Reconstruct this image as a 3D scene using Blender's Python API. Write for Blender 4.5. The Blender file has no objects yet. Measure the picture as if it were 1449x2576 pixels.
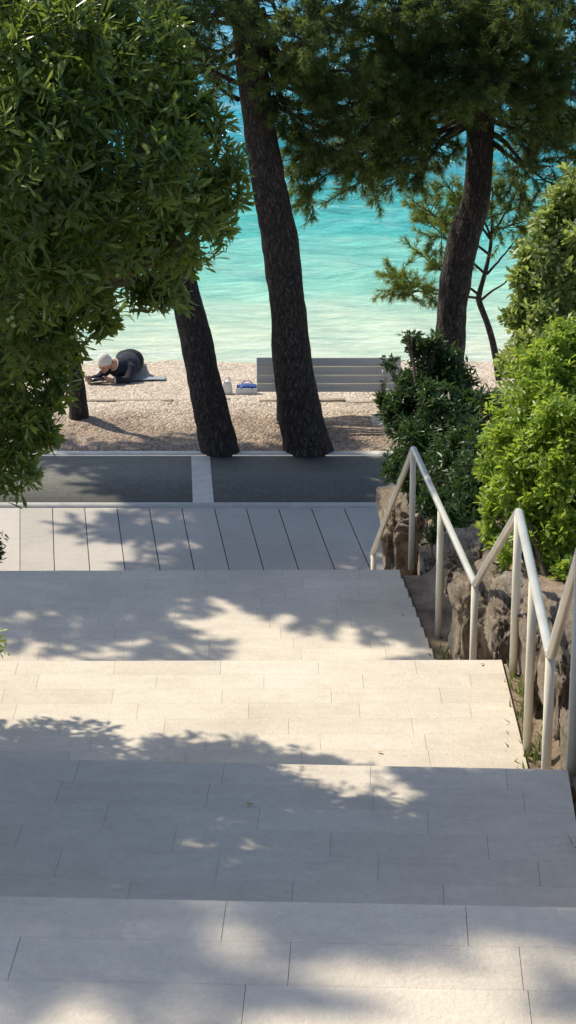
import bpy, math, random
import numpy as np
from mathutils import Vector, noise, Matrix
random.seed(7); rng=np.random.default_rng(7)
SC=bpy.context.scene; COL=SC.collection
# ---------------------------------------------------------------- camera
f=5730.0; CH=8.0; TH=math.radians(19.13)
Fw=np.array([0,math.cos(TH),-math.sin(TH)]); Up=np.array([0,math.sin(TH),math.cos(TH)]); Rt=np.array([1.,0,0])
CAM=np.array([0,0,CH])
def ray(px,py): return Fw+Rt*(px-724.5)/f-Up*(py-1288)/f
def PZ(px,py,z):
    d=ray(px,py); return CAM+d*((z-CH)/d[2])
def PY(px,py,y):
    d=ray(px,py); return CAM+d*(y/d[1])
def ppm(y,z=4): return f/(y*math.cos(TH)+(CH-z)*math.sin(TH))
cd=bpy.data.cameras.new('camera'); cam=bpy.data.objects.new('camera',cd); COL.objects.link(cam)
cam.location=(0,0,CH); cam.rotation_euler=(math.pi/2-TH,0,0); cd.sensor_width=36; cd.lens=36*f/2576; cd.clip_end=6000
SC.camera=cam
# ---------------------------------------------------------------- light
AZ=math.radians(-52); EL=math.radians(52)
S=Vector((math.sin(AZ)*math.cos(EL),math.cos(AZ)*math.cos(EL),math.sin(EL)))
sl=bpy.data.lights.new('sun','SUN'); sl.energy=5; sl.angle=math.radians(.6); sl.color=(1,.9,.72)
so=bpy.data.objects.new('sun',sl); COL.objects.link(so); so.rotation_euler=(-S).to_track_quat('-Z','Y').to_euler(); so.location=(0,0,30)
w=bpy.data.worlds.new('World'); SC.world=w; w.use_nodes=True
nt=w.node_tree; sk=nt.nodes.new('ShaderNodeTexSky'); sk.sky_type='NISHITA'; sk.sun_disc=False; sk.sun_elevation=EL; sk.sun_rotation=AZ
nt.links.new(sk.outputs[0],nt.nodes['Background'].inputs[0]); nt.nodes['Background'].inputs[1].default_value=.15
SC.view_settings.view_transform='Standard'; SC.view_settings.look='None'
# ---------------------------------------------------------------- materials
def newmat(name):
    m=bpy.data.materials.new(name); m.use_nodes=True; n=m.node_tree; return m,n,n.nodes['Principled BSDF'],n.nodes['Material Output']
def ramp(n,stops):
    r=n.nodes.new('ShaderNodeValToRGB'); e=r.color_ramp.elements
    while len(e)<len(stops): e.new(.5)
    for i,(p,c) in enumerate(stops): e[i].position=p; e[i].color=(*c,1)
    return r
def math_(n,op,a,b):
    m=n.nodes.new('ShaderNodeMath'); m.operation=op
    for i,v in enumerate((a,b)):
        if hasattr(v,'links'): n.links.new(v,m.inputs[i])
        else: m.inputs[i].default_value=v
    return m.outputs[0]
def noise_(n,scale,detail=4,stretch=(1,1,1),rough=.55,world=False):
    if world: src=n.nodes.new('ShaderNodeNewGeometry').outputs['Position']
    else: src=n.nodes.new('ShaderNodeTexCoord').outputs['Object']
    mp=n.nodes.new('ShaderNodeMapping'); mp.inputs['Scale'].default_value=stretch; n.links.new(src,mp.inputs[0])
    t=n.nodes.new('ShaderNodeTexNoise'); t.inputs['Scale'].default_value=scale; t.inputs['Detail'].default_value=detail; t.inputs['Roughness'].default_value=rough
    n.links.new(mp.outputs[0],t.inputs['Vector']); return t.outputs['Fac'],mp.outputs[0]
def bump_(n,b,h,strength,dist):
    k=n.nodes.new('ShaderNodeBump'); k.inputs['Strength'].default_value=strength; k.inputs['Distance'].default_value=dist
    n.links.new(h,k.inputs['Height']); n.links.new(k.outputs[0],b.inputs['Normal']); return k
def attr_(n,name='tone'):
    a=n.nodes.new('ShaderNodeAttribute'); a.attribute_name=name; return a.outputs['Fac']
def noisy(name,c1,c2,scale,rough=.7,bump=.3,bscale=40,bdist=.01,tone=0,stretch=(1,1,1),metal=0,lo=.3,hi=.7):
    m,n,b,o=newmat(name); fac,_=noise_(n,scale,5,stretch)
    if tone: fac=math_(n,'ADD',math_(n,'MULTIPLY',fac,1-tone),math_(n,'MULTIPLY',attr_(n),tone))
    r=ramp(n,[(lo,c1),(hi,c2)]); n.links.new(fac,r.inputs[0]); n.links.new(r.outputs[0],b.inputs['Base Color'])
    b.inputs['Roughness'].default_value=rough; b.inputs['Metallic'].default_value=metal
    if bump: h,_=noise_(n,bscale,4,stretch); bump_(n,b,h,bump,bdist)
    return m
def leafmat(name,cd_,cm,cl,tc,trans=.35,rough=.38):
    m,n,b,o=newmat(name); r=ramp(n,[(0,cd_),(.55,cm),(1,cl)]); n.links.new(attr_(n),r.inputs[0]); n.links.new(r.outputs[0],b.inputs['Base Color'])
    b.inputs['Roughness'].default_value=rough; b.inputs['Specular IOR Level'].default_value=.45
    t=n.nodes.new('ShaderNodeBsdfTranslucent'); t.inputs[0].default_value=(*tc,1)
    mx=n.nodes.new('ShaderNodeMixShader'); mx.inputs[0].default_value=trans
    n.links.new(b.outputs[0],mx.inputs[1]); n.links.new(t.outputs[0],mx.inputs[2]); n.links.new(mx.outputs[0],o.inputs[0]); return m
M={}
def stone_mat(name,c1,c2,tw=.07):
    m,n,b,o=newmat(name)
    a,_=noise_(n,.9,6,rough=.65); c,_=noise_(n,30,5,rough=.75); st,_=noise_(n,5,6,(1,2.5,1),rough=.7)
    fac=math_(n,'ADD',math_(n,'ADD',math_(n,'ADD',math_(n,'MULTIPLY',a,.4),math_(n,'MULTIPLY',st,.25)),math_(n,'MULTIPLY',c,.35-tw)),math_(n,'MULTIPLY',attr_(n),tw))
    r=ramp(n,[(.36,c1),(.64,c2)]); n.links.new(fac,r.inputs[0]); n.links.new(r.outputs[0],b.inputs['Base Color'])
    b.inputs['Roughness'].default_value=.75
    h,_=noise_(n,60,5,rough=.7); bump_(n,b,h,.6,.01); return m
M['stone']=stone_mat('limestone',(.53,.47,.385),(.77,.69,.575))
M['stone_slot']=stone_mat('ribbed_limestone',(.38,.355,.32),(.55,.51,.46),.12)
M['kerb']=noisy('kerb_stone',(.56,.53,.48),(.72,.69,.63),6,.7,.2,60,.004)
M['joint']=noisy('joint_grout',(.27,.24,.21),(.37,.34,.3),20,.9,.2)
M['groove']=noisy('groove_dark',(.07,.07,.068),(.12,.12,.11),20,.9,.2)
M['rail']=noisy('cream_painted_steel',(.68,.65,.54),(.8,.77,.66),3,.35,.05,60,.002)
M['toprail']=noisy('worn_metal_rail',(.58,.57,.52),(.72,.7,.63),4,.28,.05,60,.002,metal=.3)
def rockmat():
    m,n,b,o=newmat('rough_limestone_rock'); a,_=noise_(n,2.6,8,rough=.7); c,_=noise_(n,22,6,rough=.75)
    fac=math_(n,'ADD',math_(n,'MULTIPLY',a,.6),math_(n,'MULTIPLY',c,.4))
    r=ramp(n,[(.34,(.12,.09,.065)),(.45,(.35,.28,.21)),(.56,(.52,.435,.34)),(.7,(.66,.59,.5))]); n.links.new(fac,r.inputs[0]); n.links.new(r.outputs[0],b.inputs['Base Color'])
    b.inputs['Roughness'].default_value=.95; h,_=noise_(n,12,10,rough=.75); bump_(n,b,h,1,.1); return m
M['rock']=rockmat()
M['soil']=noisy('garden_soil',(.12,.09,.06),(.33,.25,.18),5,.95,.7,25,.04)
M['bench']=noisy('grey_bench_paint',(.62,.6,.54),(.76,.73,.67),4,.5,.2,30,.004,stretch=(.3,1,6))
M['bench_steel']=noisy('dark_bench_steel',(.1,.1,.1),(.16,.16,.16),8,.5,.1)
M['concrete']=noisy('pale_concrete',(.4,.38,.35),(.55,.53,.5),9,.85,.3,60,.004)
M['edging']=noisy('worn_edging',(.3,.25,.2),(.5,.43,.35),7,.95,.6,40,.02)
M['navy']=noisy('navy_knit',(.008,.01,.022),(.022,.026,.05),30,.9,.4,120,.004)
M['black']=noisy('black_trousers',(.008,.008,.012),(.02,.02,.026),25,.9,.3,90,.004)
M['white_knit']=noisy('white_knit',(.6,.58,.55),(.82,.8,.77),60,.9,.7,110,.01)
M['cream']=noisy('cream_fabric',(.55,.5,.42),(.7,.66,.58),40,.9,.3,90,.004)
M['skin']=noisy('skin',(.46,.25,.18),(.58,.34,.25),18,.5,.1,60,.002)
M['lip']=noisy('lips',(.3,.1,.08),(.36,.13,.1),30,.5,0)
M['eye']=noisy('eye_dark',(.02,.015,.012),(.04,.03,.02),30,.2,0)
M['tablet']=noisy('black_tablet',(.008,.008,.009),(.016,.016,.018),20,.35,.05)
M['glass']=noisy('tablet_glass',(.02,.022,.026),(.03,.034,.04),5,.15,0)
M['towel']=noisy('grey_blue_towel',(.22,.27,.34),(.34,.39,.45),14,.95,.5,80,.006)
M['bag_white']=noisy('white_plastic',(.68,.68,.68),(.82,.82,.82),8,.5,.3,20,.01)
M['bag_blue']=noisy('blue_fabric',(.015,.05,.22),(.03,.09,.36),14,.7,.3,50,.006)
M['fruit']=noisy('green_fruit',(.22,.28,.07),(.38,.44,.13),30,.45,0)
M['cone']=noisy('pine_cone',(.03,.02,.013),(.09,.06,.04),40,.8,.8,60,.02)
M['stem']=noisy('shrub_stem',(.06,.045,.032),(.15,.115,.085),12,.9,.6,30,.01)
M['deadleaf']=noisy('fallen_leaf',(.4,.25,.05),(.5,.36,.1),30,.6,0)
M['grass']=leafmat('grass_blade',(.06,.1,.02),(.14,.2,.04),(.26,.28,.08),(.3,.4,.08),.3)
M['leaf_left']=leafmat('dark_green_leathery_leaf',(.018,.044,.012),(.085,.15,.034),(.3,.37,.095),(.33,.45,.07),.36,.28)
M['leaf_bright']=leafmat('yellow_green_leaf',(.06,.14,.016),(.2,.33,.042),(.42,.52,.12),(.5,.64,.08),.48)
M['leaf_pale']=leafmat('pale_highlight_leaf',(.075,.13,.03),(.22,.3,.085),(.6,.61,.35),(.5,.59,.15),.46)  # palest stop paints highlights into the leaf colour
M['leaf_dark']=leafmat('dark_green_leaf',(.012,.034,.011),(.032,.075,.022),(.08,.135,.04),(.1,.19,.04),.28)  # greens darkened to hold the shade on the dark bush
M['needle']=leafmat('pine_needle',(.014,.034,.01),(.062,.108,.03),(.17,.22,.06),(.25,.35,.075),.38,.5)
M['needle_young']=leafmat('young_pine_needle',(.05,.09,.02),(.11,.165,.035),(.2,.24,.06),(.34,.43,.09),.4,.5)
def bark():
    m,n,b,o=newmat('pine_bark'); src=n.nodes.new('ShaderNodeTexCoord').outputs['Object']
    nz=n.nodes.new('ShaderNodeTexNoise'); nz.inputs['Scale'].default_value=9; nz.inputs['Detail'].default_value=5; n.links.new(src,nz.inputs['Vector'])
    ad=n.nodes.new('ShaderNodeMix'); ad.data_type='RGBA'; ad.blend_type='LINEAR_LIGHT'; ad.inputs[0].default_value=.07
    n.links.new(src,ad.inputs[6]); n.links.new(nz.outputs['Color'],ad.inputs[7])
    mp=n.nodes.new('ShaderNodeMapping'); mp.inputs['Scale'].default_value=(1,1,.16); n.links.new(ad.outputs[2],mp.inputs[0])
    v=n.nodes.new('ShaderNodeTexVoronoi'); v.feature='DISTANCE_TO_EDGE'; v.inputs['Scale'].default_value=28; n.links.new(mp.outputs[0],v.inputs['Vector'])
    nf,_=noise_(n,30,6,(1,1,.3),rough=.65)
    h=math_(n,'ADD',math_(n,'MULTIPLY',v.outputs['Distance'],1.1),math_(n,'MULTIPLY',nf,.45))
    r=ramp(n,[(.2,(.013,.011,.01)),(.42,(.06,.048,.041)),(.85,(.16,.13,.112))]); n.links.new(h,r.inputs[0]); n.links.new(r.outputs[0],b.inputs['Base Color'])
    b.inputs['Roughness'].default_value=.92; bump_(n,b,h,1,.04); return m
M['bark']=bark()
def paving():
    m,n,b,o=newmat('dark_block_paving'); src=n.nodes.new('ShaderNodeNewGeometry').outputs['Position']
    t=n.nodes.new('ShaderNodeTexBrick'); n.links.new(src,t.inputs['Vector'])
    t.inputs['Color1'].default_value=(.138,.138,.124,1); t.inputs['Color2'].default_value=(.158,.157,.142,1); t.inputs['Mortar'].default_value=(.118,.118,.106,1)
    t.inputs['Scale'].default_value=1; t.inputs['Brick Width'].default_value=.3; t.inputs['Row Height'].default_value=.15; t.inputs['Mortar Size'].default_value=.005
    nf,_=noise_(n,14,8,(1,1.6,1),rough=.8); mx=n.nodes.new('ShaderNodeMix'); mx.data_type='RGBA'; mx.blend_type='MULTIPLY'; mx.inputs[0].default_value=.85
    r=ramp(n,[(.34,(.6,.6,.6)),(.66,(1.3,1.3,1.28))]); n.links.new(nf,r.inputs[0]); n.links.new(t.outputs[0],mx.inputs[6]); n.links.new(r.outputs[0],mx.inputs[7])
    n.links.new(mx.outputs[2],b.inputs['Base Color']); b.inputs['Roughness'].default_value=.85
    hb,_=noise_(n,60,4); bump_(n,b,hb,.5,.008); return m
M['paving']=paving()
def pebbles():
    m,n,b,o=newmat('pebble_beach'); src=n.nodes.new('ShaderNodeNewGeometry').outputs['Position']
    v=n.nodes.new('ShaderNodeTexVoronoi'); v.inputs['Scale'].default_value=36; n.links.new(src,v.inputs['Vector'])
    sep=n.nodes.new('ShaderNodeSeparateColor'); n.links.new(v.outputs['Color'],sep.inputs[0])
    big,_=noise_(n,.9,6,world=True); med,_=noise_(n,7,6,rough=.7,world=True)
    fac=math_(n,'ADD',math_(n,'ADD',math_(n,'MULTIPLY',sep.outputs[0],.55),math_(n,'MULTIPLY',big,.3)),math_(n,'MULTIPLY',med,.35))
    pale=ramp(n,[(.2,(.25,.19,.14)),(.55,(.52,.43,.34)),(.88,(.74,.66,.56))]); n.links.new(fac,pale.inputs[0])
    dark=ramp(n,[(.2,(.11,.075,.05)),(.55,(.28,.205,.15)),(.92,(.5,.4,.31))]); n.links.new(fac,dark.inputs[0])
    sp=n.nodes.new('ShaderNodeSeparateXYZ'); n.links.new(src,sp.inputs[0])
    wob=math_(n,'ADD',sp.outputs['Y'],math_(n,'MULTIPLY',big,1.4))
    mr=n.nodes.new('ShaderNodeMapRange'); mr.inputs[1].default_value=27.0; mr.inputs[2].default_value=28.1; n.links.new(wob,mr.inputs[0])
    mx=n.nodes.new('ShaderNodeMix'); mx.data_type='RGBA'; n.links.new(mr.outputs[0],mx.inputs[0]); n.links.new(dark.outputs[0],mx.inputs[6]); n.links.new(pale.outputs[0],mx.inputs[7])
    n.links.new(mx.outputs[2],b.inputs['Base Color']); b.inputs['Roughness'].default_value=.85
    bump_(n,b,math_(n,'ADD',math_(n,'SUBTRACT',1,v.outputs['Distance']),med),.9,.025); return m
M['pebbles']=pebbles()
def water():
    m,n,b,o=newmat('sea_water'); src=n.nodes.new('ShaderNodeNewGeometry').outputs['Position']
    sp=n.nodes.new('ShaderNodeSeparateXYZ'); n.links.new(src,sp.inputs[0])
    big,_=noise_(n,.16,3,(1,2.2,1),world=True)
    y=math_(n,'ADD',sp.outputs['Y'],math_(n,'MULTIPLY',math_(n,'SUBTRACT',big,.5),9))
    mr=n.nodes.new('ShaderNodeMapRange'); mr.inputs[1].default_value=29.5; mr.inputs[2].default_value=70; n.links.new(y,mr.inputs[0])
    r=ramp(n,[(0,(.8,.83,.68)),(.05,(.62,.8,.62)),(.14,(.3,.7,.56)),(.25,(.085,.53,.5)),(.38,(.022,.33,.4)),(.6,(.03,.35,.48)),(1,(.09,.44,.66))]); n.links.new(mr.outputs[0],r.inputs[0])  # far end of the ramp lightened as painted sky reflection
    rip,_=noise_(n,3.0,8,(.36,1.5,1),rough=.76,world=True)
    rr=ramp(n,[(.36,(.5,.68,.72)),(.5,(1,1,1)),(.62,(1.35,1.25,1.22))]); n.links.new(rip,rr.inputs[0])
    mu=n.nodes.new('ShaderNodeMix'); mu.data_type='RGBA'; mu.blend_type='MULTIPLY'; mu.inputs[0].default_value=.85; n.links.new(r.outputs[0],mu.inputs[6]); n.links.new(rr.outputs[0],mu.inputs[7])
    fo,_=noise_(n,2.8,7,(.5,2.0,1),rough=.76,world=True)
    edge=n.nodes.new('ShaderNodeMapRange'); edge.inputs[1].default_value=33; edge.inputs[2].default_value=30.2; edge.inputs[3].default_value=0; edge.inputs[4].default_value=.16; n.links.new(sp.outputs['Y'],edge.inputs[0])
    fr=n.nodes.new('ShaderNodeMapRange'); fr.inputs[1].default_value=.63; fr.inputs[2].default_value=.74; n.links.new(math_(n,'ADD',fo,edge.outputs[0]),fr.inputs[0])  # pale crests: shore foam plus sparkle painted into the colour
    mx=n.nodes.new('ShaderNodeMix'); mx.data_type='RGBA'; n.links.new(fr.outputs[0],mx.inputs[0]); n.links.new(mu.outputs[2],mx.inputs[6]); mx.inputs[7].default_value=(.84,.9,.86,1)
    n.links.new(mx.outputs[2],b.inputs['Base Color']); b.inputs['Roughness'].default_value=.08; b.inputs['IOR'].default_value=1.33
    h1,_=noise_(n,3.0,8,(.45,1.4,1),rough=.72,world=True); bump_(n,b,h1,.8,.17); return m
M['water']=water()
# ---------------------------------------------------------------- object helpers
def tag(o,label=None,cat=None,group=None,kind=None):
    for k,v in (('label',label),('category',cat),('group',group),('kind',kind)):
        if v: o[k]=v
    return o
def link(name,me,mat,parent=None):
    o=bpy.data.objects.new(name,me); COL.objects.link(o)
    if mat is not None: me.materials.append(mat)
    if parent is not None:
        o.parent=parent; o.matrix_parent_inverse=Matrix.Translation(-Vector(parent.location))
    return o
def build(name,V,Fc,mat,parent=None,tone=None,smooth=False):
    V=np.ascontiguousarray(V,dtype=np.float32); Fc=np.ascontiguousarray(Fc,dtype=np.int32)
    me=bpy.data.meshes.new(name); m,k=Fc.shape
    me.vertices.add(len(V)); me.vertices.foreach_set('co',V.ravel())
    me.loops.add(m*k); me.loops.foreach_set('vertex_index',Fc.ravel())
    me.polygons.add(m); me.polygons.foreach_set('loop_start',np.arange(0,m*k,k,dtype=np.int32))
    if smooth: me.polygons.foreach_set('use_smooth',np.ones(m,dtype=bool))
    me.update(calc_edges=True)
    if tone is not None:
        a=me.attributes.new('tone','FLOAT','FACE'); a.data.foreach_set('value',np.ascontiguousarray(tone,dtype=np.float32))
    return link(name,me,mat,parent)
def empty(name,loc,label,cat,group=None):
    o=bpy.data.objects.new(name,None); COL.objects.link(o); o.location=Vector([float(a) for a in loc]); o.empty_display_size=.1
    return tag(o,label,cat,group)
class MB:
    def __init__(s): s.V=[]; s.F=[]; s.n=0
    def add(s,V,Fc):
        s.V.append(np.asarray(V,float)); s.F.append(np.asarray(Fc)+s.n); s.n+=len(V)
    def box(s,c,sz,R=None):
        v=np.array([[x,y,z] for x in(-.5,.5) for y in(-.5,.5) for z in(-.5,.5)])*np.array(sz)
        if R is not None: v=v@np.array(R).T
        s.add(v+np.array(c),[[0,1,3,2],[4,6,7,5],[0,4,5,1],[2,3,7,6],[0,2,6,4],[1,5,7,3]])
    def tube(s,pts,rad,seg=10,rough=0,nscale=6,caps=True):
        pts=np.asarray(pts,float); n=len(pts); rad=np.broadcast_to(np.asarray(rad,float),(n,))
        T=np.gradient(pts,axis=0); T/=np.linalg.norm(T,axis=1)[:,None]+1e-9
        ref=np.array([0,1,0.]) if abs(T[0][1])<.9 else np.array([1.,0,0])
        V=[]
        for i in range(n):
            a=np.cross(T[i],ref); a/=np.linalg.norm(a); b=np.cross(T[i],a)
            for k in range(seg):
                ph=2*math.pi*k/seg; dv=a*math.cos(ph)+b*math.sin(ph); r=rad[i]
                if rough:
                    q=pts[i]+dv*rad[i]
                    r*=1+rough*(noise.noise(Vector((q[0]*nscale*2.2,q[1]*nscale*2.2,q[2]*nscale*.7)))+.5*noise.noise(Vector((q[0]*1.6,q[1]*1.6,q[2]*1.2))))
                V.append(pts[i]+dv*r)
        Fc=[]
        for i in range(n-1):
            for k in range(seg):
                k2=(k+1)%seg; Fc.append([i*seg+k,i*seg+k2,(i+1)*seg+k2,(i+1)*seg+k])
        if caps:
            V=V+[pts[0],pts[-1]]; c0=n*seg; c1=c0+1
            for k in range(0,seg,2):
                k1=(k+1)%seg;k2=(k+2)%seg
                Fc.append([c0,k2,k1,k]); Fc.append([c1,(n-1)*seg+k,(n-1)*seg+k1,(n-1)*seg+k2])
        s.add(V,Fc)
    def ell(s,c,ax,R=None,nu=14,nv=9):
        V=[];Fc=[]
        for j in range(nv+1):
            th=math.pi*min(max(j/nv,.004),.996)
            for i in range(nu):
                ph=2*math.pi*i/nu; V.append([math.sin(th)*math.cos(ph),math.sin(th)*math.sin(ph),math.cos(th)])
        for j in range(nv):
            for i in range(nu): Fc.append([j*nu+i,(j+1)*nu+i,(j+1)*nu+(i+1)%nu,j*nu+(i+1)%nu])
        n=len(V); V+= [[0,0,1],[0,0,-1]]
        for i in range(0,nu,2):
            Fc.append([n,i,i+1,(i+2)%nu]); Fc.append([n+1,nv*nu+(i+2)%nu,nv*nu+i+1,nv*nu+i])
        V=np.array(V)*np.array(ax)
        if R is not None: V=V@np.array(R).T
        s.add(V+np.array(c),Fc)
    def capsule(s,p0,r0,p1,r1,seg=10):
        p0=np.array(p0,float);p1=np.array(p1,float); s.tube([p0,p0*.5+p1*.5,p1],[r0,(r0+r1)/2,r1],seg); s.ell(p0,[r0]*3); s.ell(p1,[r1]*3)
    def done(s,name,mat,parent=None,smooth=False,tone=None):
        return build(name,np.vstack(s.V),np.vstack(s.F),mat,parent,tone,smooth)
def bevel(o,w_=.004,seg=2):
    b=o.modifiers.new('bevel','BEVEL'); b.width=w_; b.segments=seg; b.limit_method='ANGLE'; return o
def rand_dirs(n):
    v=rng.normal(size=(n,3)); return v/np.linalg.norm(v,axis=1)[:,None]
def norm(v): return v/(np.linalg.norm(v,axis=-1,keepdims=True)+1e-9)
# ---------------------------------------------------------------- leaves
def leaves(P,D,N,L,W,curl=.12,fine=True):
    Sd=np.cross(D,N); L=L[:,None]; W=W[:,None]; n=len(P)
    def at(t,s,up): return P+D*L*t+Sd*W*s+N*(W*up-curl*L*t*t)
    if fine:
        v=[P,at(.38,-.33,.06),at(.38,0,-.1),at(.38,.33,.06),at(.74,-.48,.08),at(.74,0,-.1),at(.74,.48,.08),at(1,0,0)]
        t=np.array([[0,2,1],[0,3,2],[1,2,5],[1,5,4],[2,3,6],[2,6,5],[4,5,7],[5,6,7]])
    else:
        v=[P,at(.6,-.5,.08),at(.6,0,-.1),at(.6,.5,.08),at(1,0,0)]
        t=np.array([[0,2,1],[0,3,2],[1,2,4],[2,3,4]])
    V=np.stack(v,1).reshape(-1,3); k=len(v); Fc=(t[None]+(np.arange(n)*k)[:,None,None]).reshape(-1,3)
    return V,Fc,len(t)
def rosettes(C,A,nl,L,Wr,fine,tilt=(35,85),spread=.045):
    n=len(C); A=norm(A); ref=np.where(np.abs(A[:,2:3])<.9,np.array([[0,0,1.]]),np.array([[1.,0,0]]))
    e1=norm(np.cross(A,ref)); e2=np.cross(A,e1)
    ph=(np.arange(nl)[None]*2.399+rng.uniform(0,6.28,(n,1))+rng.normal(0,.45,(n,nl)))
    tl=np.radians(rng.uniform(tilt[0],tilt[1],(n,nl)))
    D=A[:,None]*np.cos(tl)[...,None]+(e1[:,None]*np.cos(ph)[...,None]+e2[:,None]*np.sin(ph)[...,None])*np.sin(tl)[...,None]
    D=norm(D+np.array([0,0,-.15])); AA=np.repeat(A[:,None],nl,1)
    N=norm(AA-D*(AA*D).sum(-1,keepdims=True)+rng.normal(0,.28,D.shape)); N=norm(N-D*(N*D).sum(-1,keepdims=True))
    P=np.repeat(C[:,None],nl,1)+D*.006-AA*rng.uniform(0,spread,(n,nl))[...,None]
    LL=L*rng.uniform(.5,1.2,(n,nl)); WW=LL*Wr*rng.uniform(.8,1.15,(n,nl))
    V,Fc,k=leaves(P.reshape(-1,3),D.reshape(-1,3),N.reshape(-1,3),LL.ravel(),WW.ravel(),.14,fine)
    cl=np.array([noise.noise(Vector(c*3.5)) for c in C])[:,None]*.4+.22*(A[:,2:3]-.45)  # upward-facing rosettes toned lighter to paint sunlit tips
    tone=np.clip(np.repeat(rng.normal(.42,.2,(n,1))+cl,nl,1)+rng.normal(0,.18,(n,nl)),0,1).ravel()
    return V,Fc,np.repeat(tone,k)
def crown_points(blobs,dens,inner=.35,stray=.14,cull=-.1,smax=1.38):
    Cs=[];As=[]
    for c,r in blobs:
        r=np.array(r); n=int(dens*4*math.pi*np.mean(r)**2)
        d=rand_dirs(n); u=rng.random(n); rad=np.where(u<inner,rng.uniform(.3,.8,n),rng.uniform(.76,1.08,n)); sm=u>1-stray; rad=np.where(sm,rng.uniform(1.0,smax,n),rad)
        lump=np.array([.3*noise.noise(Vector(q*2.3+np.array(c)*1.7))+.22*noise.noise(Vector(q*5.5+np.array(c)*2.9)) for q in d])
        P=np.array(c)+d*r*(rad+lump)[:,None]; a=norm(d*.8+np.array([0,0,.5])+rng.normal(0,.5,(n,3)))
        nz=np.array([noise.noise(Vector(q*7.5))+.5*noise.noise(Vector(q*16)) for q in P]); keep=(nz>cull)|(u<inner*.6)|(sm&(nz>0))
        Cs.append(P[keep]); As.append(a[keep])
    return np.vstack(Cs),np.vstack(As)
def satellites(blobs,n=4,fr=.38):
    out=list(blobs)
    for c,r in blobs:
        for k in range(n):
            d=rand_dirs(1)[0]; d[2]=abs(d[2])*.8+.1 if random.random()<.6 else d[2]; q=random.uniform(.7,1.25)*fr
            out.append((np.array(c)+norm(d)*np.array(r)*.98,tuple(np.array(r)*q)))
    return out
def bpx(px,py,y,rpx,flat=1.0):
    c=PY(px,py,y); r=rpx/ppm(y,c[2]); return (c,(r,r*1.05,r*flat))
def shrub(name,base,label,cat,blobs,dens,mat,L,Wr,nl=9,fine=True,stems=True,group=None,tilt=(35,85),sat=4):
    root=empty(name,base,label,cat,group)
    C,A=crown_points(satellites(blobs,sat),dens*1.3); V,Fc,t=rosettes(C,A,nl,L,Wr,fine,tilt,.07)
    build('foliage',V,Fc,mat,root,t,True)
    if stems:
        mb=MB(); b=np.array(base,float)
        for c,r in blobs:
            s=b+np.array([random.uniform(-.12,.12),random.uniform(-.12,.12),-.1]); mid=(s*.45+c*.55)+rng.normal(0,.05,3)
            tt=np.linspace(0,1,9)[:,None]; pts=(1-tt)**2*s+2*tt*(1-tt)*mid+tt**2*c
            mb.tube(pts,np.linspace(.026,.007,9),7,.15)
            for k in range(8):
                e=c+rand_dirs(1)[0]*np.array(r)*.65; st=pts[random.randint(6,8)]
                mb.tube(np.array([st,(st+e)/2+rng.normal(0,.02,3),e]),[.008,.005,.003],5)
        mb.done('stems',M['stem'],root,True)
    return root,C,A
# ---------------------------------------------------------------- stair setting
KN=[(2,5.2),(5.1,5.2),(6.4,3.95),(8.53,3.95),(9.75,2.95),(12,2.95),(13.8,1.75),(16.63,1.75),(19.2,0),(60,0)]
def level(y): return float(np.interp(y,[k[0] for k in KN],[k[1] for k in KN]))
def redge(y): return float(np.interp(y,[5,8.5,10.6,12,14.85,16.6,19,23.2],[1.15,1.15,1.21,1.22,1.05,.88,.9,1.0]))
def ledge(y): return float(np.interp(y,[3,12,13.5,16.6,19,23.2],[-1.72,-1.72,-2.35,-2.5,-3.1,-3.4]))
def topz(y): return float(np.interp(y,[2,6,8,10.5,13.5,15.5,18.5,20.5,22.5,24],[6.4,5.4,4.55,3.65,2.7,2.3,1.65,.85,.1,-.03]))
def landing(name,pl,pr,z,depth,rslope,tl=.6,row=.2,left=2.9,label=None):
    a=PZ(*pl,z); b=PZ(*pr,z); e=norm(b-a); nv=np.array([e[1],-e[0],0])
    if nv[1]>0: nv=-nv
    V=[];Fc=[];T=[]; v=0; i=0
    def pt(u,v): return b-e*u+nv*v
    while v<depth-.01:
        u=-rslope*v; first=True; off=random.uniform(.12,.6)
        while u<left:
            ln=off if first else tl*random.choice((1,1,1,.92,1.1)); first=False
            g=.0007; gr=.0003; k=len(V)
            u1=min(u+ln,left)
            V+= [pt(u+g,v+gr),pt(u1-g,v+gr),pt(u1-g,v+row-gr),pt(u+g,v+row-gr)]
            Fc.append([k,k+3,k+2,k+1]); T.append(random.random()); u=u1
        v+=row
    V=np.array(V)
    mesh_v=V; n=len(V)
    q=np.array([pt(.0,.0),pt(left,.0),pt(left,v),pt(-rslope*v,v)]); lo=q-np.array([0,0,.16]); q=q-np.array([0,0,.003])
    m1=MB(); m1.add(np.vstack([q,lo]),[[0,3,2,1],[4,5,6,7],[0,1,5,4],[1,2,6,5],[2,3,7,6],[3,0,4,7]])
    o=build(name,np.vstack([mesh_v]+m1.V),np.vstack([np.array(Fc)]+[m1.F[0]+n]),M['stone'],None,T+[.5]*6)
    o.data.materials.append(M['joint']); o.data.polygons[len(Fc)].material_index=1
    tag(o,label,'landing',None,'structure')
landing('landing',(0,2255),(1449,2283),5.2,1.8,0,label='pale stone landing nearest the viewer at the bottom of the photo')
landing('landing',(0,1908),(1428,1936),3.95,2.2,0,label='shaded grey-blue stone landing below the nearest one')
landing('landing',(0,1663),(1262,1660),2.95,2.2,0,label='sunlit cream stone landing halfway down the stairway')
landing('landing',(0,1436),(1005,1433),1.75,2.8,.09,left=3.5,label='dappled stone landing just above the grooved one')
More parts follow.
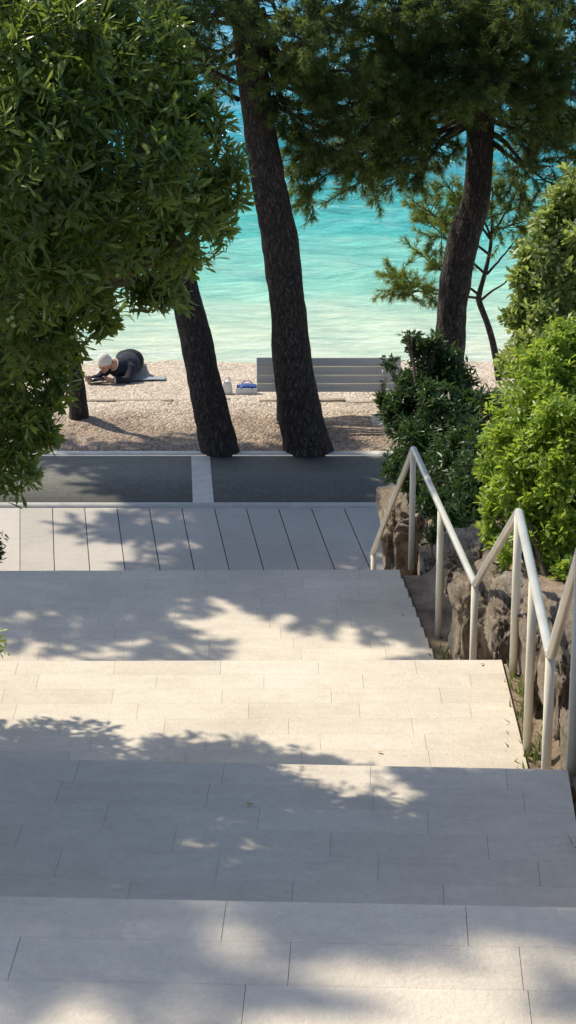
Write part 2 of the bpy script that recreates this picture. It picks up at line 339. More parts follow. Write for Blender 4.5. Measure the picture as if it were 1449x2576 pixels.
def flight(y0,z0,y1,z1,label):
    n=max(2,round((z0-z1)/.17)); mb=MB(); dy=(y1-y0)/n; dz=(z0-z1)/n
    for i in range(n-1):
        zt=z0-dz*(i+1); ya=y0+dy*i+.004; yb=y0+dy*(i+1); xr=redge((ya+yb)/2)-.03; xl=ledge(ya)
        mb.box(((xr+xl)/2,(ya+yb)/2+.0,zt-.1),(xr-xl,yb-ya,.2))
    o=mb.done('stair_flight',M['stone'],None,False,[.5]*(6*(n-1))); tag(o,label,'steps',None,'structure')
flight(5.15,5.2,6.35,3.95,'hidden steps between the nearest landing and the shaded one'); flight(8.56,3.95,9.75,2.95,'hidden steps down to the sunlit landing')
flight(12.03,2.95,13.8,1.75,'hidden steps down to the dappled landing'); flight(16.66,1.75,19.15,0,'hidden steps down to the grooved landing')
# grooved landing
xf=[50,132,213,294,375,457,539,619,700,783,865,950]; xn=[50,137,226,315,403,489,577,664,752,843,933,1024]
xf=[-114,-32]+xf; xn=[-124,-37]+xn
V=[];Fc=[];T=[]
def gl(i):
    a=PZ(xf[i],1277.5,0); b=PZ(xn[i],1435,0); t=(19.2-a[1])/(b[1]-a[1]); return a,a+(b-a)*t
for i in range(len(xf)-1):
    a0,b0=gl(i); a1,b1=gl(i+1); g=np.array([.0048 if i>1 else .002,0,0]); k=len(V)
    if i<2: g=np.array([.002,0,0])
    V+=[a0+g,a1-g,b1-g,b0+g]; Fc.append([k,k+3,k+2,k+1]); T.append(random.random() if i>1 else 1)
a0,b0=gl(0); a1,b1=gl(len(xf)-1)
q=np.array([a0+[-1.5,0,0],a1,b1,b0+[-1.5,0,0]]); lo=q-[0,0,.2]; q=q-[0,0,.012]; k=len(V); V=V+list(q)+list(lo)
Fc=Fc+[[k,k+3,k+2,k+1],[k,k+1,k+5,k+4],[k+1,k+2,k+6,k+5],[k+2,k+3,k+7,k+6],[k+3,k,k+4,k+7]]; T+= [.5]*5
o=build('landing',np.array(V),np.array(Fc),M['stone_slot'],None,T); o.data.materials.append(M['groove'])
for p in list(o.data.polygons)[len(xf)-1:]: p.material_index=1
tag(o,'bottom stone landing cut by long dark grooves','landing',None,'structure')
# promenade
yk0=PZ(500,1277,0)[1]; yk1=PZ(500,1265,0)[1]; yp1=PZ(500,1147,0)[1]; yk2=PZ(500,1136.5,0)[1]
mb=MB(); mb.box((0,(yk1+yp1)/2,-.1),(80,yp1-yk1,.2)); tag(mb.done('promenade',M['paving']),'dark block paved promenade crossing below the stairs','promenade',None,'structure')
mb=MB(); mb.box((-9.5,(yk0+yk1)/2+.002,-.094),(21.1,yk1-yk0-.004,.2)); tag(mb.done('kerb',M['kerb']),'pale stone kerb on the stair side of the dark promenade','kerb',None,'structure')
mb=MB(); mb.box((0,(yp1+yk2)/2,-.09),(80,yk2-yp1-.004,.2)); tag(mb.done('kerb',M['kerb']),'pale stone kerb between dark promenade and gravel','kerb',None,'structure')
s0=PZ(481,1147.5,.004);s1=PZ(528,1147.5,.004);s2=PZ(538,1264.5,.004);s3=PZ(485,1264.5,.004)
tag(build('paving_strip',np.array([s0,s1,s2,s3]),np.array([[3,2,1,0]]),M['kerb']),'pale stone strip dividing the dark promenade paving','paving',None,'structure')
# beach
def gz(y): return float(np.interp(y,[20,27.4,31,36,60],[-.012,-.012,-.42,-1.2,-3]))
xs=np.concatenate([[-200,-60,-20],np.linspace(-6,6,130),[20,60,200]]); ys=np.concatenate([np.arange(yk2-.02,33,.07),[36,60]])
V=[];
for y in ys:
    for x in xs:
        fade=1 if y>yk2+.1 else 0
        if abs(x+2.15)<.8 and abs(y-28.9)<1.2: fade*=.25
        V.append((x,y,gz(y)+fade*(.04*noise.noise(Vector((x*.9,y*1.4,0)))+.022*noise.noise(Vector((x*4,y*4,3)))+.012*noise.noise(Vector((x*9,y*9,5))))))
nx=len(xs); ii=np.arange(len(ys)-1)[:,None]*nx+np.arange(nx-1)[None]; Fc=np.stack([ii,ii+1,ii+nx+1,ii+nx],-1).reshape(-1,4)
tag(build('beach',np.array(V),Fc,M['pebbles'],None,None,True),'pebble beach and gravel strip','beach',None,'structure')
mb=MB()
for i in range(14):
    xa=-3.6+i*.36; mb.box((xa+.18,27.35+.03*math.sin(i*2),-.034+.012*math.sin(i*3)),(.36+.01*math.sin(i*5),.09,.07),Matrix.Rotation(.04*math.sin(i*7),3,'Z'))
tag(bevel(mb.done('edging',M['edging']),.015),'low worn edging half buried between gravel and beach','edging',None,'structure')
# sea
xs=np.concatenate([[-3000,-800,-200,-60],np.linspace(-22,26,260),[60,200,800,3000]]); ys=np.concatenate([np.arange(29.6,50,.14),np.arange(50,95,.3),[120,200,500,1500,4000]])
X,Y=np.meshgrid(xs,ys); Z=np.zeros_like(X)
for i in range(30):
    wl=random.uniform(.4,2.3); k=2*math.pi/wl; an=math.radians(random.gauss(-100,28)); p=random.uniform(0,6.28)
    ph=k*(X*math.cos(an)+Y*math.sin(an))+p+.8*np.sin(X*.21*random.uniform(.5,2)+p*3)+.7*np.sin(Y*.3+X*.1+p)
    Z+=.0105*wl**.8*(1-np.abs(np.sin(ph/2)))*2
fade=np.clip((Y-29.8)/8,.08,1)*np.clip((110-Y)/20,0,1)*(np.abs(X)<30)
Z=-.36+(Z-Z.mean())*fade; nx=len(xs); ii=np.arange(len(ys)-1)[:,None]*nx+np.arange(nx-1)[None]
tag(build('sea',np.stack([X,Y,Z],-1).reshape(-1,3),np.stack([ii,ii+1,ii+nx+1,ii+nx],-1).reshape(-1,4),M['water'],None,None,True),'turquoise sea','sea',None,'structure')
# hillside beds either side
for side in (1,-1):
    rows=[]; ysb=np.arange(1.5,yk0-.02,.1)
    offs=np.array([.012,.08,.16,.24,.3,.36,.42,.5,.6,.8,1.1,1.5,2,3,5,9,20])
    for y in ysb:
        for k,of in enumerate(offs):
            if side==1: x=redge(y)+of; lo=level(y)-.03; hi=topz(y)
            else: x=ledge(y)-of; lo=level(y)-.03; hi=max(topz(y)-.3,level(y)-.03)
            hi=max(hi,lo)
            t=np.clip((of-.22+.07*noise.noise(Vector((y*2.2,side,0))))/.22,0,1); z=lo*(1-t)+hi*t+(min(of,3)*.06 if of>.5 else 0)
            z+=.07*noise.noise(Vector((x*3,y*3,1)))*min(1,of*2)+.04*noise.noise(Vector((x*9,y*9,1)))*min(1,of*4)
            rows.append((x,y,z))
    nx=len(offs); ii=np.arange(len(ysb)-1)[:,None]*nx+np.arange(nx-1)[None]; Fq=np.stack([ii,ii+1,ii+nx+1,ii+nx],-1).reshape(-1,4)
    tag(build('hillside',np.array(rows),Fq,M['soil'],None,None,True),'sloping earth bed on the %s of the stairway'%('right' if side==1 else 'left'),'hillside',None,'structure')
# ---------------------------------------------------------------- boulders
BL=[(1014,1355,19.2,95,190,.8,'dark rough boulder behind the lowest end of the handrail'),
    (1003,1285,20.9,95,80,.9,'shaded rock at the far end of the retaining wall under the dark bush'),
    (1105,1480,17.0,100,240,.9,'shaded tall rock between the lower handrail posts'),
    (1160,1420,15.9,110,120,.7,'brown rock behind the low point of the handrail, under the bright bush'),
    (1218,1560,14.7,150,250,.7,'sunlit craggy boulder behind the lower dip of the handrail'),
    (1292,1570,13.3,120,180,.7,'rock tucked behind the tallest cream handrail post'),
    (1368,1670,11.7,115,280,.8,'sunlit rough rock beside the cream landing'),
    (1452,1700,10.6,150,280,.8,'large rough rock at the right edge above the upper handrail dip'),
    (1478,1920,9.2,100,190,.7,'rock at the right edge next to the shaded landing')]
for (px,py,y,wp,hp,dp,lab) in BL:
    c=PY(px,py,y); s=ppm(y,c[2]); mb=MB(); mb.ell((0,0,0),(1,1,1),None,90,60); vv=np.vstack(mb.V)
    out=[]
    for q in vv:
        p=np.sign(q)*np.abs(q)**.55
        sd=Vector((q[0]*1.6+px,q[1]*1.6+py,q[2]*1.6)); k=1+.24*noise.noise(sd)+.15*noise.noise(sd*2.7)-.1*abs(noise.noise(sd*5.5))+.07*noise.noise(sd*11)+.05*noise.noise(sd*22)
        out.append(p*k*np.array([wp/s/2*1.05,dp/2*1.15,hp/s/2]))
    o=build('boulder',np.array(out),np.vstack(mb.F),M['rock'],None,None,False); o.location=Vector(c); tag(o,lab,'rock','rough rocks of the retaining edge')
# ---------------------------------------------------------------- handrail
RP=[PZ(940,1385,.95),PZ(1040,1128,2.7),PZ(1195,1470,2.7),PZ(1305,1287,3.9),PZ(1385,1650,3.9),PZ(1463,1381,4.9),PZ(1500,1700,4.9)]
hr=empty('handrail',(RP[1][0],RP[1][1],1.75),'cream tubular steel handrail zigzagging down the right side of the steps','handrail')
def smoothpoly(P,r=.06):
    out=[P[0]]
    for i in range(1,len(P)-1):
        a,b,c=P[i-1],P[i],P[i+1]; u=norm(a-b); v=norm(c-b)
        for t in np.linspace(0,1,6): out.append((1-t)**2*(b+u*r)+2*t*(1-t)*b+t*t*(b+v*r))
    out.append(P[-1]); return np.array(out)
mb=MB(); lead=[RP[0]+np.array([-.01,.06,-.09])]+RP
mb.tube(smoothpoly(lead,.035),.0245,14); mb.done('rail',M['toprail'],hr,True)
def post(p,zb,r=.0235):
    m=MB(); m.tube(np.array([[p[0],p[1],zb-.05],[p[0],p[1],(zb+p[2])/2],[p[0],p[1],p[2]-.012]]),r,14); m.done('post',M['rail'],hr,True)
def on(i,px):
    a,b=RP[i],RP[i+1]
    for t in np.linspace(0,1,400):
        q=a*(1-t)+b*t; d=q-CAM; x=724.5+f*(d@Rt)/(d@Fw)
        if abs(x-px)<1.2: return q
    return (a+b)/2
post(RP[0]+np.array([.0,.02,0]),0); post(RP[1],1.75); post(on(1,1110),1.72); post(RP[2],1.75); post(RP[3],2.92); post(on(3,1343),2.92); post(RP[4],2.95); post(RP[5],3.92)
# ---------------------------------------------------------------- pines
def tube_pts(px,h,dense=6):
    P=np.array([PY(a,b,hh) for (a,b,_),hh in zip(px,h)]); R=np.array([w_/2/ppm(hh,p[2]) for (_,_,w_),hh,p in zip(px,h,P)]); return P,R
def densify(P,R,n):
    t=np.linspace(0,len(P)-1,n)
    def cr(A):
        out=[]
        for q in t:
            i=min(int(q),len(P)-2); u=q-i; p0=A[max(i-1,0)];p1=A[i];p2=A[i+1];p3=A[min(i+2,len(P)-1)]
            out.append(.5*((2*p1)+(-p0+p2)*u+(2*p0-5*p1+4*p2-p3)*u*u+(-p0+3*p1-3*p2+p3)*u**3))
        return np.array(out)
    return cr(P),cr(R)
class Pine:
    def __init__(s): s.mb=MB(); s.T=[]; s.D=[]
    def twig(s,p,d,l,r=.006,sub=2):
        d=norm(d); e=d+np.array([0,0,.25])*random.uniform(-.2,1); q=norm(e); pts=np.array([p,p+d*l*.5,p+d*l*.5+q*l*.5]); s.mb.tube(pts,[r,r*.75,r*.45],4,caps=False)
        for k in np.arange(.4,1.0,.045/max(l,.1)):
            a=pts[0]*(1-k)**2+2*k*(1-k)*pts[1]+k*k*pts[2]; s.T.append(a+rng.normal(0,.006,3)); s.D.append(d*(1-k)+q*k)
        s.T.append(pts[2]); s.D.append(q)
        for j in range(sub):
            k=random.uniform(.3,.85); a=pts[0]*(1-k)+pts[2]*k; s.twig(a,d*.8+rng.normal(0,.5,3),l*random.uniform(.35,.6),r*.7,0)
    def limb(s,p0,p1,r0=.03,dens=13,sag=-.1,t0=.2,tl=(.28,.62)):
        p0=np.array(p0,float);p1=np.array(p1,float); L=np.linalg.norm(p1-p0); n=9; t=np.linspace(0,1,n)[:,None]
        pts=p0*(1-t)+p1*t+np.array([0,0,1])*sag*4*t*(1-t)*L*.5+np.cumsum(rng.normal(0,.022*L/2,(n,3)),0)*np.sin(t*math.pi)
        s.mb.tube(pts,np.linspace(r0,.007,n),6,caps=False); ld=norm(p1-p0)
        for j in range(int(L*dens)):
            k=random.uniform(t0,1)**.8*(n-1); i=min(int(k),n-2); p=pts[i]*(1-(k-i))+pts[i+1]*(k-i)
            s.twig(p,ld*.55+rng.normal(0,1,3)*np.array([.7,.7,.45]),random.uniform(*tl)*(1.15-.4*k/n))
        s.twig(pts[-1],ld,.3)
        return pts
    def finish(s,root,mat,nn=15,L=.095,wd=.0065,tone=.4):
        s.mb.done('limbs',M['bark'],root,True)
        T=np.array(s.T);D=norm(np.array(s.D)); n=len(T)
        ref=np.where(np.abs(D[:,2:3])<.9,np.array([[0,0,1.]]),np.array([[1.,0,0]])); e1=norm(np.cross(D,ref)); e2=np.cross(D,e1)
        ph=rng.uniform(0,6.28,(n,nn)); tl=np.radians(rng.uniform(15,62,(n,nn)))
        d=D[:,None]*np.cos(tl)[...,None]+(e1[:,None]*np.cos(ph)[...,None]+e2[:,None]*np.sin(ph)[...,None])*np.sin(tl)[...,None]
        sd=norm(np.cross(d,rng.normal(size=d.shape)))*wd/2; l=(L*rng.uniform(.7,1.15,(n,nn)))[...,None]; P=np.repeat(T[:,None],nn,1)
        V=np.stack([P-sd,P+sd,P+d*l+sd*.35-np.array([0,0,.004]),P+d*l-sd*.35-np.array([0,0,.004])],2).reshape(-1,3); Fc=np.arange(len(V)).reshape(-1,4)
        cl=np.array([noise.noise(Vector(q*2.6)) for q in T])[:,None]*.5
        tn=np.clip(np.repeat(rng.normal(tone,.2,(n,1))+cl,nn,1)+rng.normal(0,.14,(n,nn)),0,1).ravel()
        build('crown',V,Fc,mat,root,tn,False); print('tufts',n)
def trunk(root,px,h,extra,n=110,seg=40):
    P,R=tube_pts(px,h)
    if extra: P=np.vstack([P]+[np.array([e[0]]) for e in extra]); R=np.concatenate([R,[e[1] for e in extra]])
    P=np.vstack([P[:1]+(P[:1]-P[1:2])*.25,P]); R=np.concatenate([[R[0]*1.12],R])
    A,B=densify(P,R,n); m=MB(); m.tube(A,B,seg,.09,8); m.done('trunk',M['bark'],root,True); return A
def cones(root,pts):
    m=MB(); m.ell((0,0,0),(.022,.022,.036),None,10,8); v=m.V[0]; m.V[0]=v*(1+.18*np.sign(np.sin(v[:,2:3]*420+np.arctan2(v[:,1:2],v[:,0:1])*3)))
    first=m.done('pine_cone',M['cone'],root,True)
    for i,p in enumerate(pts):
        o=first if i==0 else first.copy()
        if i: COL.objects.link(o)
        o.location=Vector(p); o.rotation_euler=(random.uniform(0,3),random.uniform(0,3),0)
def canopy(pn,starts,xr,yr,zr,n,dens):
    for k in range(n):
        e=np.array([random.uniform(*xr),random.uniform(*yr),random.uniform(*zr)]); p0=np.array(random.choice(starts),float); pn.limb(p0,e,.035,dens,random.uniform(-.05,.1),.25)
# big middle pine
h2=25.25
t2=empty('pine_tree',PZ(775,1135,0),'tall pine with thick dark leaning trunk in front of the bench','tree')
A2=trunk(t2,[(777,1137,122),(757,1050,112),(738,930,98),(722,760,89),(703,600,92),(674,450,86),(650,300,80),(632,150,78),(612,0,76)],[h2]*9,[((-.75,25.3,6.2),.15),((-1.0,25.4,7.5),.12),((-1.1,25.4,9),.07)])
pn=Pine()
for (a,b,c,d,y0,y1,dn) in [(600,210,425,70,25.2,24.6,14),(605,150,440,190,25.2,25.8,12),(598,60,415,10,25.2,24.8,15),(640,-40,470,60,25.2,24.4,16),(640,-60,540,20,25.2,24.2,15),
    (690,260,850,340,25.2,25.0,14),(670,110,900,170,25.2,24.5,15),(655,40,860,40,25.2,24.6,16),(660,-30,760,100,25.2,24.2,17),(660,-60,900,60,25.2,25.6,15),(680,200,800,250,25.2,24.8,15),(600,250,480,160,25.3,26,10),(670,150,780,350,25.2,25.6,13),(660,60,760,210,25.2,24.7,15),
    (665,100,745,310,25.2,25.6,14),(660,20,725,180,25.2,25.5,15),(600,100,520,120,25.2,25.9,13),(590,30,500,40,25.2,25.8,14)]:
    pn.limb(PY(a,b,y0),PY(c,d,y1),.03,dn)
canopy(pn,[(-.75,25.3,6.2),(-1,25.4,7.5)],(-3,1),(24,27.5),(6.2,8.8),12,9)
pn.finish(t2,M['needle'],17,.1,.0072); cones(t2,[PY(random.uniform(430,600),random.uniform(20,220),random.uniform(24.5,25.6)) for _ in range(14)])
# left pine half hidden
h1=25.2
t1=empty('pine_tree',PZ(552,1135,0),'pine with dark leaning trunk left of the tallest pine','tree')
trunk(t1,[(553,1137,96),(534,1050,90),(512,950,84),(492,850,80),(468,750,74),(432,600,70),(385,420,66),(330,240,62)],[h1]*8,[((-2.35,25.3,5.6),.12),((-2.9,25.6,7),.1),((-3.3,26,8.6),.06)])
pn=Pine(); canopy(pn,[(-2.6,25.4,6.2),(-2.9,25.6,7),(-3.1,25.8,7.8)],(-7,-3),(24.3,27.8),(6.4,8.6),26,15); pn.finish(t1,M['needle'],9,.11,.016)  # out-of-view crown spread sunward to shade the grooved landing
t0=empty('pine_tree',PZ(198,1056,0),'thin dark pine trunk at far left by the left tree','tree')
trunk(t0,[(200,1058,50),(192,960,42),(176,850,30),(160,740,28),(130,560,26)],[26.6]*5,[((-3.2,26.7,4.6),.055),((-3.7,26.9,6.2),.05),((-4.2,27,8),.03)],60,24)
pn=Pine(); canopy(pn,[(-3.5,26.9,5.8),(-3.7,26.9,6.4),(-4,27,7.4)],(-7,-3.2),(26.8,29.8),(6.2,8.4),26,14); pn.finish(t0,M['needle'],9,.11,.016)  # unseen crown extended so its shade reaches the promenade
# unseen pines added beyond the left frame edge so their crowns shade the stairs
tL=empty('pine_tree',(-5.6,20,.6),'unseen pine added beyond the left frame edge to shade the dappled landing','tree')
m=MB(); P,R=densify(np.array([[-5.6,20,.3],[-5.2,19.8,3],[-4.8,19.5,6],[-4.5,19.2,8.8]]),np.array([.2,.17,.13,.06]),50); m.tube(P,R,24,.16); m.done('trunk',M['bark'],tL,True)
pn=Pine(); canopy(pn,[(-4.8,19.5,6.2),(-4.7,19.4,7),(-4.6,19.3,7.8)],(-6.2,-2.2),(18.5,20.3),(6.5,8.4),32,19); canopy(pn,[(-4.7,19.4,7),(-4,19.2,7.4)],(-3.3,-1.8),(18.5,19.9),(6.9,8.2),14,20); canopy(pn,[(-4.8,19.5,7)],(-7,-5.2),(18.4,20),(6.9,8.2),9,18)
canopy(pn,[(-4.7,19.4,7)],(-6,-2.4),(17.6,18.4),(6.8,8.2),8,9); pn.finish(tL,M['needle'],9,.11,.018)
tE=empty('pine_tree',(-8.2,9.6,5),'unseen tall pine added beyond the left frame edge to cast soft shade on the nearest landing','tree')
m=MB(); P,R=densify(np.array([[-8.2,9.6,4.6],[-8,9.6,8],[-7.4,9.5,11.5],[-6.8,9.3,15]]),np.array([.24,.2,.15,.05]),50); m.tube(P,R,24,.16); m.done('trunk',M['bark'],tE,True)
pn=Pine(); canopy(pn,[(-7.4,9.5,11.6),(-7.2,9.5,12.6),(-7,9.4,13.8)],(-7.6,-4.3),(8.2,10.1),(12.2,14.6),17,13); pn.finish(tE,M['needle'],9,.11,.016)
# right pine
h3=26.4
t3=empty('pine_tree',PZ(1120,1050,0),'curved dark pine trunk at right rising behind the dark bush','tree')
trunk(t3,[(1120,1060,84),(1126,940,78),(1132,850,74),(1138,770,74),(1148,690,78),(1166,600,80),(1196,510,72),(1207,400,68),(1208,290,70),(1206,150,62),(1202,0,58)],[h3]*11,[((2.3,26.4,6.4),.11),((2.35,26.4,8),.08),((2.4,26.4,9.3),.05)])
pn=Pine()
LM=[(1190,290,735,400,26.4,25.6,14),(1190,270,770,470,26.4,25.9,14),(1185,300,870,480,26.4,26,14),(1185,310,980,470,26.4,26.6,14),(1185,240,800,330,26.4,25.4,15),(1180,300,1070,420,26.4,25.9,13),(1190,200,920,300,26.4,25.2,15),
    (1230,300,1455,400,26.4,26,14),(1230,330,1400,470,26.4,26.3,14),(1235,200,1470,300,26.4,25.8,15),(1235,240,1449,350,26.4,27,14),(1240,360,1330,440,26.4,26,10),
    (1190,120,760,160,26.4,25.6,16),(1190,90,840,230,26.4,25.3,16),(1190,60,960,160,26.4,25,16),(1200,30,1040,140,26.4,25.2,16),(1190,150,1040,250,26.4,25.1,16),(1190,10,860,60,26.4,25.6,16),
    (1220,100,1460,160,26.4,25.6,16),(1220,50,1450,60,26.4,25.5,16),(1220,130,1380,230,26.4,25.3,16),(1210,0,1330,120,26.4,25.2,16),(1200,-30,1100,40,26.4,24.9,16),(1200,-60,980,30,26.4,24.8,16),(1210,-60,1300,20,26.4,24.9,16),(1210,-90,1450,10,26.4,24.8,16),(1190,-90,820,0,26.4,25,16),(1200,180,1130,280,26.4,25.4,14),(1190,230,1010,350,26.4,26.2,15),
    (1190,80,900,260,26.4,24.8,15),(1215,60,1260,200,26.4,24.8,15),(1215,150,1440,230,26.4,25.1,15),(1185,290,930,400,26.4,25.6,13),(1180,310,820,420,26.4,25.8,12),
    (1205,-60,1205,200,26.3,25.1,17),(1200,0,1165,240,26.3,25.0,16),(1215,20,1250,240,26.3,25.1,16),(1225,160,1330,310,26.4,25.6,15),(1230,140,1449,280,26.4,25.9,15),(1225,270,1310,340,26.4,26.6,13),(1235,220,1400,330,26.4,26.6,15),(1225,60,1400,130,26.4,26.4,16)]
for (a,b,c,d,y0,y1,dn) in LM: pn.limb(PY(a,b,y0),PY(c,d,y1),.035,dn*1.0,random.uniform(-.05,.12))
canopy(pn,[(2.3,26.4,6.4),(2.35,26.4,8)],(0,5),(24.5,28.5),(6.4,9),10,9)
pn.finish(t3,M['needle'],16,.1,.0074); cones(t3,[PY(random.uniform(760,1400),random.uniform(250,440),random.uniform(25.2,26.2)) for _ in range(18)])
# young pine
ty=empty('young_pine_tree',PZ(1255,945,-.12),'slender young pine with bare crooked stem on the beach at right','tree')
yy=28.6; P,R=tube_pts([(1256,955,19),(1246,890,17),(1228,820,16),(1208,765,15),(1206,740,14),(1222,680,11),(1234,620,9),(1238,560,7)],[yy]*8); A,B=densify(P,R,50); m=MB(); m.tube(A,B,14,.14); m.done('trunk',M['bark'],ty,True)
pn=Pine()
for (a,b,c,d,y1,dn,t_0) in [(1206,750,1010,735,28.3,12,.55),(1150,745,1000,700,28.2,17,.4),(1205,742,1060,640,28.6,13,.5),(1222,690,1080,560,28.8,13,.5),(1230,640,1060,520,28.5,15,.5),(1236,600,1200,500,28.6,18,.2),(1236,590,1290,500,28.4,18,.2),(1225,690,1300,600,28.6,7,.5),(1210,755,1300,680,28.5,4,.6),(1238,560,1240,470,28.5,18,0),(1236,580,1310,560,28.3,13,.3),(1232,600,1130,470,28.4,16,.4)]:
    pn.limb(PY(a,b,yy),PY(c,d,y1),.018,dn,.0,t_0,(.18,.4))
pn.finish(ty,M['needle_young'],15,.09,.0075,.48)
# ---------------------------------------------------------------- broad-leaved trees and shrubs
LB=[bpx(230,30,8.9,170),bpx(300,150,8.7,140),bpx(400,270,9.0,110),bpx(480,380,8.9,100),bpx(490,480,9.1,95),bpx(430,570,8.8,100),bpx(310,400,8.5,150),bpx(110,170,8.3,170),bpx(330,620,8.9,92),
    bpx(80,420,8.2,180),bpx(200,560,8.5,160),bpx(60,640,8.4,165),bpx(200,720,8.8,95),bpx(90,820,8.8,105),bpx(40,930,9,100),bpx(50,1040,9.1,75),bpx(0,1120,9.2,80),bpx(440,690,9.2,48),
    bpx(0,20,8.6,170),bpx(-60,300,8.8,190),bpx(-80,560,9,200),bpx(-60,800,9.3,160)]
SP=[bpx(540,330,9.0,42),bpx(560,560,9.0,36),bpx(440,130,9.0,40),bpx(590,430,9.0,30),bpx(370,715,9.0,42),bpx(250,775,9,40),bpx(150,890,9,36),bpx(480,650,9,28),bpx(510,260,9,28),bpx(595,500,9,22),bpx(530,640,9,22),bpx(450,750,9.1,20),bpx(335,750,9,26),bpx(260,820,9,22),bpx(175,870,9,24),bpx(420,60,9,26),bpx(465,190,9,24),bpx(110,1090,9.1,30),bpx(60,1190,9.1,28),bpx(20,1215,9.1,24),bpx(130,1000,9.1,28),bpx(565,605,9,16),bpx(605,395,9,16),bpx(410,735,9,24),bpx(150,960,9,24)]
OFF_SHADE=[((-.9,9.8,7.6),(.5,.45,.35)),((-.35,9.6,7.45),(.35,.4,.25)),((-1.45,9.9,7.8),(.45,.45,.35)),((-2.5,11.6,5.0),(.45,.45,.45)),((-2.6,10.9,4.8),(.5,.55,.5)),  # out-of-view crown blobs added to shade the landings
     ((-2.7,8.9,6.4),(.6,.6,.6)),((-2.0,8.8,7.0),(.5,.5,.4)),((-2.9,9.6,7.2),(.55,.55,.5)),((-3.3,8.7,7.2),(.5,.5,.5)),((-2.5,8.3,6.9),(.4,.4,.4)),((-1.6,8.5,7.2),(.35,.3,.2)),((-2.2,9.6,6.2),(.5,.5,.5)),((-1.8,12.0,6.05),(.26,.18,.26)),((-2.2,12.05,5.9),(.33,.28,.33))]
root=empty('broadleaf_tree',(-2.3,9.2,4.1),'large dark olive-leaved tree with green berries overhanging the steps at left','tree')
C,A=crown_points(satellites(LB,3,.3)+SP+SP,440,.3,.18,-.12,1.35); V,Fc,t=rosettes(C,A,9,.07,.25,True,(12,88),.08); build('foliage',V,Fc,M['leaf_left'],root,t,True)
C2,Aa=crown_points(OFF_SHADE,230,.5,.14,-.5,1.3); V,Fc,t=rosettes(C2,Aa,9,.1,.34,False); o=build('foliage',V,Fc,M['leaf_left'],root,t,True)
m=MB(); b0=np.array([-2.3,9.2,3.9])
P,R=densify(np.array([b0,[-2.2,9.2,4.8],[-1.9,9.1,5.6]]),np.array([.14,.12,.1]),20); m.tube(P,R,16,.15)
hub=np.array([-.75,8.75,5.9]); mids=[P[19]*(1-q)+hub*q+np.array([0,0,.06*math.sin(q*9)]) for q in np.linspace(0,1,9)]; m.tube(np.array(mids),np.linspace(.08,.03,9),9,.15)
for c,r in LB+[(np.array(a),b) for a,b in OFF_SHADE]:
    s=min([P[13],P[19]]+mids,key=lambda q:np.linalg.norm(q-c)+.25*np.linalg.norm(q-P[19])); md=(s+c)/2+rng.normal(0,.06,3); tt=np.linspace(0,1,9)[:,None]; pts=(1-tt)**2*s+2*tt*(1-tt)*md+tt**2*c; m.tube(pts,np.linspace(.026,.008,9),7,.12)
    for k in range(10):
        e=c+rand_dirs(1)[0]*np.array(r)*.72; st=pts[random.randint(6,8)]; m.tube(np.array([st,(st+e)/2+rng.normal(0,.025,3),e]),[.008,.005,.003],5)
m.done('trunk',M['stem'],root,True)
d=C-CAM; px=724.5+f*(d@Rt)/(d@Fw); py=1288-f*(d@Up)/(d@Fw); vis=np.where((px>5)&(px<620)&(py>5)&(py<1150)&(A[:,1]<.1))[0]
m=MB(); m.ell((0,0,0),(.0085,.0085,.0095),None,10,8); fr=m.done('fruit',M['fruit'],root,True); n=0
for i in rng.choice(vis,34,replace=False):
    for k in range(random.choice((2,3,3))):
        if n>=95: break
        o=fr if n==0 else fr.copy()
        if n: COL.objects.link(o)
        o.location=Vector(C[i]+A[i]*.03+np.array([0,-.035,0])+rng.normal(0,.013,3)); n+=1
# right side
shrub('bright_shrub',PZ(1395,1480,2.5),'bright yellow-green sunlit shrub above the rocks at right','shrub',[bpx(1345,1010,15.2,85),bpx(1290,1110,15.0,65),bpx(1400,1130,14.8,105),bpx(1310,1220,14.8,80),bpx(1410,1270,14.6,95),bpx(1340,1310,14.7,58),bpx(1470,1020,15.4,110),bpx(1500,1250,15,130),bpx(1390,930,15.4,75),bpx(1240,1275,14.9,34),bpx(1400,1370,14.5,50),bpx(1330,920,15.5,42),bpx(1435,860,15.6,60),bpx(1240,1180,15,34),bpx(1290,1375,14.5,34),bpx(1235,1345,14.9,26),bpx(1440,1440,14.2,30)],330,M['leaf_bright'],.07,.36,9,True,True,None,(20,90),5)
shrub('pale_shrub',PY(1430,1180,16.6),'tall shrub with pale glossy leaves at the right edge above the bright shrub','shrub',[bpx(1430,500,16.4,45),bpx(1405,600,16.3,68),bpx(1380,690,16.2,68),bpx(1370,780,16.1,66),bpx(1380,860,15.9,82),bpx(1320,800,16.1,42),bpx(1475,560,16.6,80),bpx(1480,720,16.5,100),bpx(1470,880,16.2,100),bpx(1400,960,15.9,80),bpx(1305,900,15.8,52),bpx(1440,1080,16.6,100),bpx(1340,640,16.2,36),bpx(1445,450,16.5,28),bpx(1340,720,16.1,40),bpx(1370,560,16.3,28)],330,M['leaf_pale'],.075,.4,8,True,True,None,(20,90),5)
shrub('dark_shrub',PZ(1100,1190,1.7),'rounded dark green bush in shade beside the right end of the bench','shrub',[bpx(1085,935,20.0,58),bpx(1030,985,19.8,46),bpx(1130,965,20,58),bpx(1030,1060,19.6,60),bpx(1120,1050,19.4,75),bpx(1075,1120,19.2,60),bpx(1065,875,20,28),bpx(1165,1010,20,42),bpx(985,1040,19.8,26),bpx(1010,1165,19.9,38),bpx(1040,1215,19.3,32),bpx(1030,845,20,14),bpx(1095,855,20,16),bpx(980,915,20,14),bpx(965,1010,19.8,16)],400,M['leaf_dark'],.082,.28,9,False,True,None,(20,90),4)
